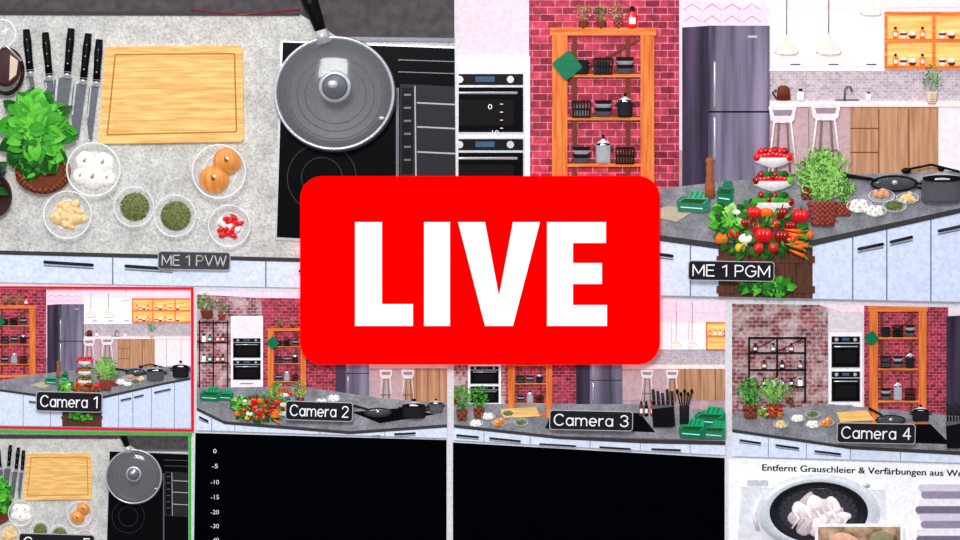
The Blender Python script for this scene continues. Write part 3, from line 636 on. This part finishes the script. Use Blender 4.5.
g=G('induction_cooktop',C); g.poly([(352,412),(400,408),(436,414),(380,423)],5.8,GLASSBLK,.6); g.done()
span(C,378,412,13,7,352,405); pot(C,414,418,24,13,8,m=DARK); pot(C,436,412,14,9,7,m=STEELD)
greenbox(C,200,386,222,401,6); greenbox(C,219,389,234,400,6.4)
vegpile(C,258,409,25,14,7); tierstand(C,284,389,416,18,9); herb(C,277,414,22,32,9,n=50,thin=True); herb(C,300,405,16,24,7,n=30)
for cx,cy in((322,402),(334,398)): gbowl(C,cx,cy,7,6,f_garlic,k=.5)
label(ID,'Camera 2',286,401,353.5,420.5,1.8,10)

# camera 3
C=SC([(453.5,297),(725,302),(725,455),(454,440)],dz=.6)
back(C,620,730,322,400,(647,672),(676,692),706)
surf(C,'ceiling_studio',[(620,290),(730,290),(730,314),(620,308)],1.4,mk((238,208,222)),.3)
surf(C,'floor_studio',[(560,398),(730,398),(730,440),(560,440)],.8,FLOORM,.3)
surf(C,'wall_brick',[(450,290),(508,290),(508,412),(450,412)],1,BRP,.5); surf(C,'wall_brick',[(506,290),(578,290),(578,415),(506,415)],1.2,BRS,.5)
ovencol(C,468,340,501,408,1.6,[(366,384),(386,403)])
shelf(C,508,345,552,418,2); fridge(C,576,345,622,412,2)
surf(C,'island_countertop',[(450,404),(560,404),(640,404),(730,412),(730,440),(560,436),(450,424)],5,CONCD,2)
surf(C,'countertop_edge',[(450,424),(560,436),(640,439),(730,441),(730,445),(640,443),(560,439),(450,427)],5.6,EDGE,1)
drawers(C,[(450,427),(560,439),(640,443),(730,445)],470,[(484,431),(530,436),(590,441),(640,443),(690,444)],[((457,435),(478,437)),((490,438),(520,441)),((540,444),(575,446)),((600,447),(630,449)),((652,449),(680,450))],4.6)
g=G('induction_cooktop',C); g.poly([(552,412),(640,413),(655,432),(545,428)],5.8,GLASSBLK,.6)
for q,w in((575,8),(615,9)): g.lathe(q,420,[(w,5.85),(w+.5,6.1),(w+1,5.85)],STEELD,k=.4)
g.done()
herb(C,462,420,20,34,8,n=50,mats=GR); herb(C,479,418,20,32,7.5,n=50,mats=GR); herb(C,455,404,12,18,6,n=20)
for cx,cy,f in((476,423,f_garlic),(488,416,f_garlic),(499,422,f_onion),(508,413,f_herb),(521,422,f_herb)): gbowl(C,cx,cy,7,6,f,k=.5)
g=G('cutting_board',C); g.poly([(500,409),(536,407),(540,416),(504,418)],6.6,BAMB,1); g.done()
knifeblock(C,663,389,427,24,7)
g=G('utensil_holder',C); g.vl(684,[(406,5),(424,4.5),(425,0)],7,DARK,k=.4)
for i in range(5): g.tube([(681+i*1.5,408,7),(677+i*3.6,392+i%2*3,7.5)],.7,BLACK,n=5); g.ell(677+i*3.6,391+i%2*3,7.4,1.6,2.4,1,BLACK,n=8)
g.done()
for i,x in enumerate((641,646,652)): bottle(C,x,416,15,4,6.5,[OAKD,BLACK,RED][i])
greenbox(C,694,406,726,426,7); greenbox(C,678,418,706,438,9.5); greenbox(C,702,420,727,439,8.5,a=TEAL,b=GREENL)
label(ID,'Camera 3',549,410,632.5,430,1.2,11)

# camera 4
C=SC([(732,303.5),(974,307.5),(974,463),(732,456)],dz=.6)
surf(C,'wall_studio_back',[(725,296),(980,296),(980,470),(725,470)],.5,mk((222,208,214)),.4)
surf(C,'wall_brick',[(725,296),(830,296),(830,425),(725,425)],1,BRG,.5); surf(C,'wall_brick',[(862,296),(948,296),(948,430),(862,430)],1.2,BRS,.5)
surf(C,'wall_pillar',[(828,296),(864,296),(864,430),(828,430)],1.4,mk((206,198,204)),.4)
surf(C,'ceiling_studio',[(790,296),(864,296),(864,312),(842,312)],1.6,mk((236,206,220)),.2)
ovencol(C,829,333,862,424,1.6,[(336,368),(371,402)])
g=G('metal_shelf_rack',C)
for x in(748,776,804): g.rect(x,337,x+1.8,402,3,BLACK,1.5)
for y in(337,352,369,386): g.rect(748,y,806,y+1.8,3.2,BLACK,1.5)
g.bar((750,352),(776,338),.8,2,BLACK,.3); g.bar((776,352),(804,338),.8,2,BLACK,.3); g.done()
for i in range(6):
    x=755+i*9
    bottle(C,x,369 if i%2 else 352,9,5,3,[DARK,OAKD,STEELD][i%3]); bottle(C,x,386,8,5,3,[STEELD,DARK,CREAM][i%3])
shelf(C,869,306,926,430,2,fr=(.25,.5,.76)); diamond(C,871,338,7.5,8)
for i,x in enumerate((880,893,906,918)): herb(C,x,308,10,9,3,n=8,name='potted_plant')
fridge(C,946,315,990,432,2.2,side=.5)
surf(C,'island_countertop',[(725,414),(830,404),(980,418),(980,452),(850,446),(725,428)],5,CONCD,2)
surf(C,'countertop_edge',[(725,428),(850,446),(980,452),(980,456),(850,449),(725,431)],5.6,EDGE,1)
drawers(C,[(725,431),(850,449),(980,456)],475,[(768,438),(806,443),(850,449),(900,452)],[((740,440),(760,443)),((776,445),(798,448)),((815,451),(840,454))],4.6)
herb(C,750,418,26,40,8,n=60,mats=GR); herb(C,773,416,26,38,8,n=60,thin=True); herb(C,789,404,14,20,6,n=20)
vegpile(C,770,412,12,6,7)
for cx,cy,f in((797,418,f_garlic),(812,424,f_garlic),(780,424,f_ginger),(826,422,f_onion),(812,414,f_herb)): gbowl(C,cx,cy,7.5,6,f,k=.5)
g=G('cutting_board',C); g.poly([(836,412),(866,410),(874,420),(840,422)],6.6,BAMB,1); g.done()
g=G('induction_cooktop',C); g.poly([(858,424),(930,424),(950,444),(850,440)],5.8,GLASSBLK,.6); g.done()
span(C,890,420,15,7,868,408); pot(C,920,421,17,11,7,m=DARK); knifeblock(C,953,402,448,16,7)
label(ID,'Camera 4',835.5,422.5,914,443,1.2,11)

# ---------------------------------------------------------------- monitor, frames and remaining tiles
g=G('video_monitor',SC(None))
FRM=mk((206,206,212)); BK=mk((3,5,9),rough=.6,em=.2,spec=0)
g.rect(-14,-12,974,552,0,FRM,30)
for x0,y0,x1,y1 in((-34,-32,-14,572),(974,-32,994,572),(-34,-32,994,-12),(-34,552,994,572)): g.rect(x0,y0,x1,y1,0,BLACK,34)
g.rect(-34,-32,994,572,-30,BLACK,6)
g.done()
g=G('tile_frame',SC(None))
RB=mk((206,16,40),em=.3); GB=mk((60,172,50),em=.3)
g.poly([(-14,286),(193.5,287.2),(193.5,289.4),(-14,288.4)],3.4,RB,3.2); g.poly([(191.2,287),(193.6,287),(194,431),(191.6,431)],3.5,RB,3.2); g.poly([(-14,426),(193.8,429.4),(193.8,431.5),(-14,428)],3.4,RB,3.2)
g.poly([(-14,429.8),(192,433.2),(192,435.4),(-14,432)],3.2,GB,3); g.poly([(189,433),(191.2,433),(191.2,552),(189,552)],3.3,GB,3)
g.done()
g=G('audio_meter_panel',SC(None))
g.poly([(195.5,433),(446.5,440),(446.5,552),(194,552)],.8,BK,.8)
for t,y in(('0',451),('-5',466),('-10',482),('-15',497),('-20',512),('-30',526),('-40',540)):
    w=2.4*len(t)+1; g.text(t,215-w/2,y-2.2,215+w/2,y+2.2,1.2,LTX)
g.done()
g=G('blank_video_panel',SC(None)); g.poly([(453,442.5),(724.5,458),(724.5,552),(453,552)],.8,BK,.8); g.done()
# washing machine slide
A=SC([(729,458.5),(974,466),(974,552),(728.5,552)])
surf(A,'presentation_slide',[(725,455),(980,455),(980,560),(725,560)],.8,mk((232,233,236)),.6)
g=G('slide_caption',A)
for o_ in(0,.35): g.text('Entfernt Grauschleier & Verfärbungen aus Weiß',762+o_,464,970+o_,472.5,1.3+o_*.1,BLACK,1.7,(762,469))
g.done()
g=G('washing_machine',A); cx,cy=818,512
g.poly([(742,478),(884,482),(890,560),(736,560)],1.6,mk((212,214,222)),.8); g.poly([(742,478),(884,482),(884,490),(742,487)],2.2,mk((238,238,242)),.4)
g.rrect(747,480,768,486,1.5,2.6,mk((190,194,204)),.3); g.ell(866,485.6,2.4,4,3,1.4,STEEL); g.rect(820,482.6,850,487.6,2.6,DARK,.2)
g.lathe(cx,cy,[(62,1.8),(61,4.5),(56,7),(50,7.4),(46,5.4),(44,3)],mk((206,210,218),metal=.2,rough=.2),k=.62,n=56)
g.lathe(cx,cy,[(50,6.8),(48,7.2),(44,6),(41,4),(39,2.4)],mk((30,32,38),rough=.25),k=.62,n=56); g.disc(cx,cy,42,25,2.2,mk((58,56,66)))
for i in range(26):
    a=i*2*math.pi/26
    for q in(34,38): g.disc(cx+q*math.cos(a+q),cy+q*.6*math.sin(a+q),.9,.7,2.4,BLACK,.1,n=8)
g.tube([(758,500,5),(753,514,6.5),(757,528,5)],2.2,WHITE); g.done()
g=G('white_laundry',A); LM=[mk((236,228,228)),mk((216,204,206)),mk((196,184,190))]
for i in range(22):
    a=i*2.4; q=math.sqrt(i/22); g.ell(cx+24*q*math.cos(a),cy+3+14*q*math.sin(a),2.4,R(9,15),R(5,8),R(2,4),LM[i%3],rot=R(-1,1),lob=3,lr=.1)
for i in range(9): g.tube([(cx-26+i*6,cy+R(-8,4),6),(cx-22+i*6+R(-4,4),cy+6,7),(cx-24+i*6+R(-6,6),cy+16,6)],[.8,1.6,.8],LM[i%2],n=6)
g.done()
g=G('picture_inset',A); g.rect(814,523,902,560,9.4,WHITE,1.2); g.rect(817,526,899,560,9.7,mk((110,84,66),'noise',(206,176,150),s=.08),.3)
g.ell(846,541,10,15,8,1.5,mk((218,172,146)),rot=.4); g.ell(880,538,10,12,8,1.5,mk((140,140,110))); g.done()
g=G('folded_towels',A)
for i in range(10):
    y=484+i*7.4; x=918+3*math.sin(i*1.7); g.rrect(x,y,990,y+6.8,3.2,3.5+.1*(i%2),[mk((204,198,214)),mk((150,140,162)),mk((226,222,230)),mk((122,112,134))][i%4],2)
g.done()

# LIVE overlay graphic, built as an added plate on the monitor face, raised letters
K=.9955
def k2(P): return [(480+(x-480)*K,270+(y-270)*K) for x,y in P]
def flatem(name,c,e):
    m=bpy.data.materials.new(name); m.use_nodes=True; p=m.node_tree.nodes['Principled BSDF']
    p.inputs['Base Color'].default_value=(c[0]*.35,c[1]*.35,c[2]*.35,1); p.inputs['Emission Color'].default_value=(*c,1); p.inputs['Emission Strength'].default_value=e; p.inputs['Roughness'].default_value=.9; p.inputs['Specular IOR Level'].default_value=0
    return m
SR=flatem('overlay_red',(1,0,0),.8); SW=flatem('overlay_white',(1,1,1),.8)
g=G('live_overlay_plate',SC(None))
a=k2([(300,176),(660,364.5)]); g.rrect(a[0][0],a[0][1],a[1][0],a[1][1],22,12.6,SR,12.5)
for P in ([(355,222),(382,222),(382,304),(413,304),(413,326),(355,326)],[(424,222),(450,222),(450,326),(424,326)],
          [(458,222),(485,222),(499,296),(513,222),(540,222),(513,326),(485,326)],
          [(547,222),(606,222),(606,243),(573,243),(573,263),(602,263),(602,284),(573,284),(573,305),(607,305),(607,326),(547,326)]):
    g.poly(k2(P),13.2,SW,.5)
g.done()

# ---------------------------------------------------------------- room shell behind the monitor
def box(name,x0,y0,z0,x1,y1,z1,m):
    me=bpy.data.meshes.new(name); bm=bmesh.new(); bmesh.ops.create_cube(bm,size=1)
    for v in bm.verts: v.co=Vector(((x0+x1)/2+v.co.x*(x1-x0),(y0+y1)/2+v.co.y*(y1-y0),(z0+z1)/2+v.co.z*(z1-z0)))
    bm.to_mesh(me); bm.free(); me.materials.append(m); o=bpy.data.objects.new(name,me); bpy.context.scene.collection.objects.link(o)
WP=mk((120,120,124),em=0.0,s=2.0)
box('wall_back',-3,.0542,0,3,.155,2.9,WP); box('floor',-3,-5,-.1,3,.16,0,mk((90,86,84),em=0.0))

# ---------------------------------------------------------------- lights / camera
w=bpy.data.worlds.new('World'); bpy.context.scene.world=w; w.use_nodes=True
nt=w.node_tree; bg=nt.nodes['Background']; bg.inputs[1].default_value=1.0
tc=nt.nodes.new('ShaderNodeTexCoord'); sp=nt.nodes.new('ShaderNodeSeparateXYZ'); rp=nt.nodes.new('ShaderNodeValToRGB')
mr=nt.nodes.new('ShaderNodeMapRange'); mr.inputs['From Min'].default_value=-1; mr.inputs['From Max'].default_value=1
nt.links.new(tc.outputs['Generated'],sp.inputs[0]); nt.links.new(sp.outputs['Z'],mr.inputs['Value']); nt.links.new(mr.outputs['Result'],rp.inputs['Fac'])
e=rp.color_ramp.elements; e[0].position=.1; e[0].color=(.12,.11,.12,1); e[1].position=.9; e[1].color=(.85,.86,.9,1)
k=e.new(.45); k.color=(.2,.2,.22,1); k=e.new(.6); k.color=(.5,.5,.52,1)
nt.links.new(rp.outputs['Color'],bg.inputs[0])
def alight(name,kind,loc,tgt,energy,color,size):
    l=bpy.data.lights.new(name,kind); l.energy=energy; l.color=color
    if kind=='AREA': l.size=size
    else: l.spot_size=math.radians(size); l.spot_blend=.9; l.shadow_soft_size=.04
    o=bpy.data.objects.new(name,l); bpy.context.scene.collection.objects.link(o); o.location=loc
    o.rotation_euler=(Vector(tgt)-Vector(loc)).to_track_quat('-Z','Y').to_euler()
def P3(x,y,d): return ((x-480)*S,-d*S,(270-y)*S+Z0)
alight('added_key_area','AREA',(-.35,-2.5,Z0+1.15),(.15,0,Z0-.1),44,(1,.985,.97),.7)  # added key light in front of the monitor, stands for no known lamp
alight('added_glow_spot','SPOT',P3(610,-110,170),P3(605,60,0),1.1,(1,.62,.72),80)  # added spot for a pink glow on the bricks, no real lamp there
alight('added_glow_spot','SPOT',P3(880,-110,190),P3(880,50,0),1.1,(1,.78,.74),80)  # added warm spot to brighten the right kitchen, no real lamp there
cam=bpy.data.cameras.new('camera'); co=bpy.data.objects.new('camera',cam); bpy.context.scene.collection.objects.link(co)
cam.sensor_width=36; cam.lens=36*3000/960; co.location=(0,-3000*S,Z0); co.rotation_euler=(math.pi/2,0,0)
bpy.context.scene.camera=co
vs=bpy.context.scene.view_settings; vs.view_transform='Standard'; vs.look='None'; vs.exposure=.22; vs.gamma=.88
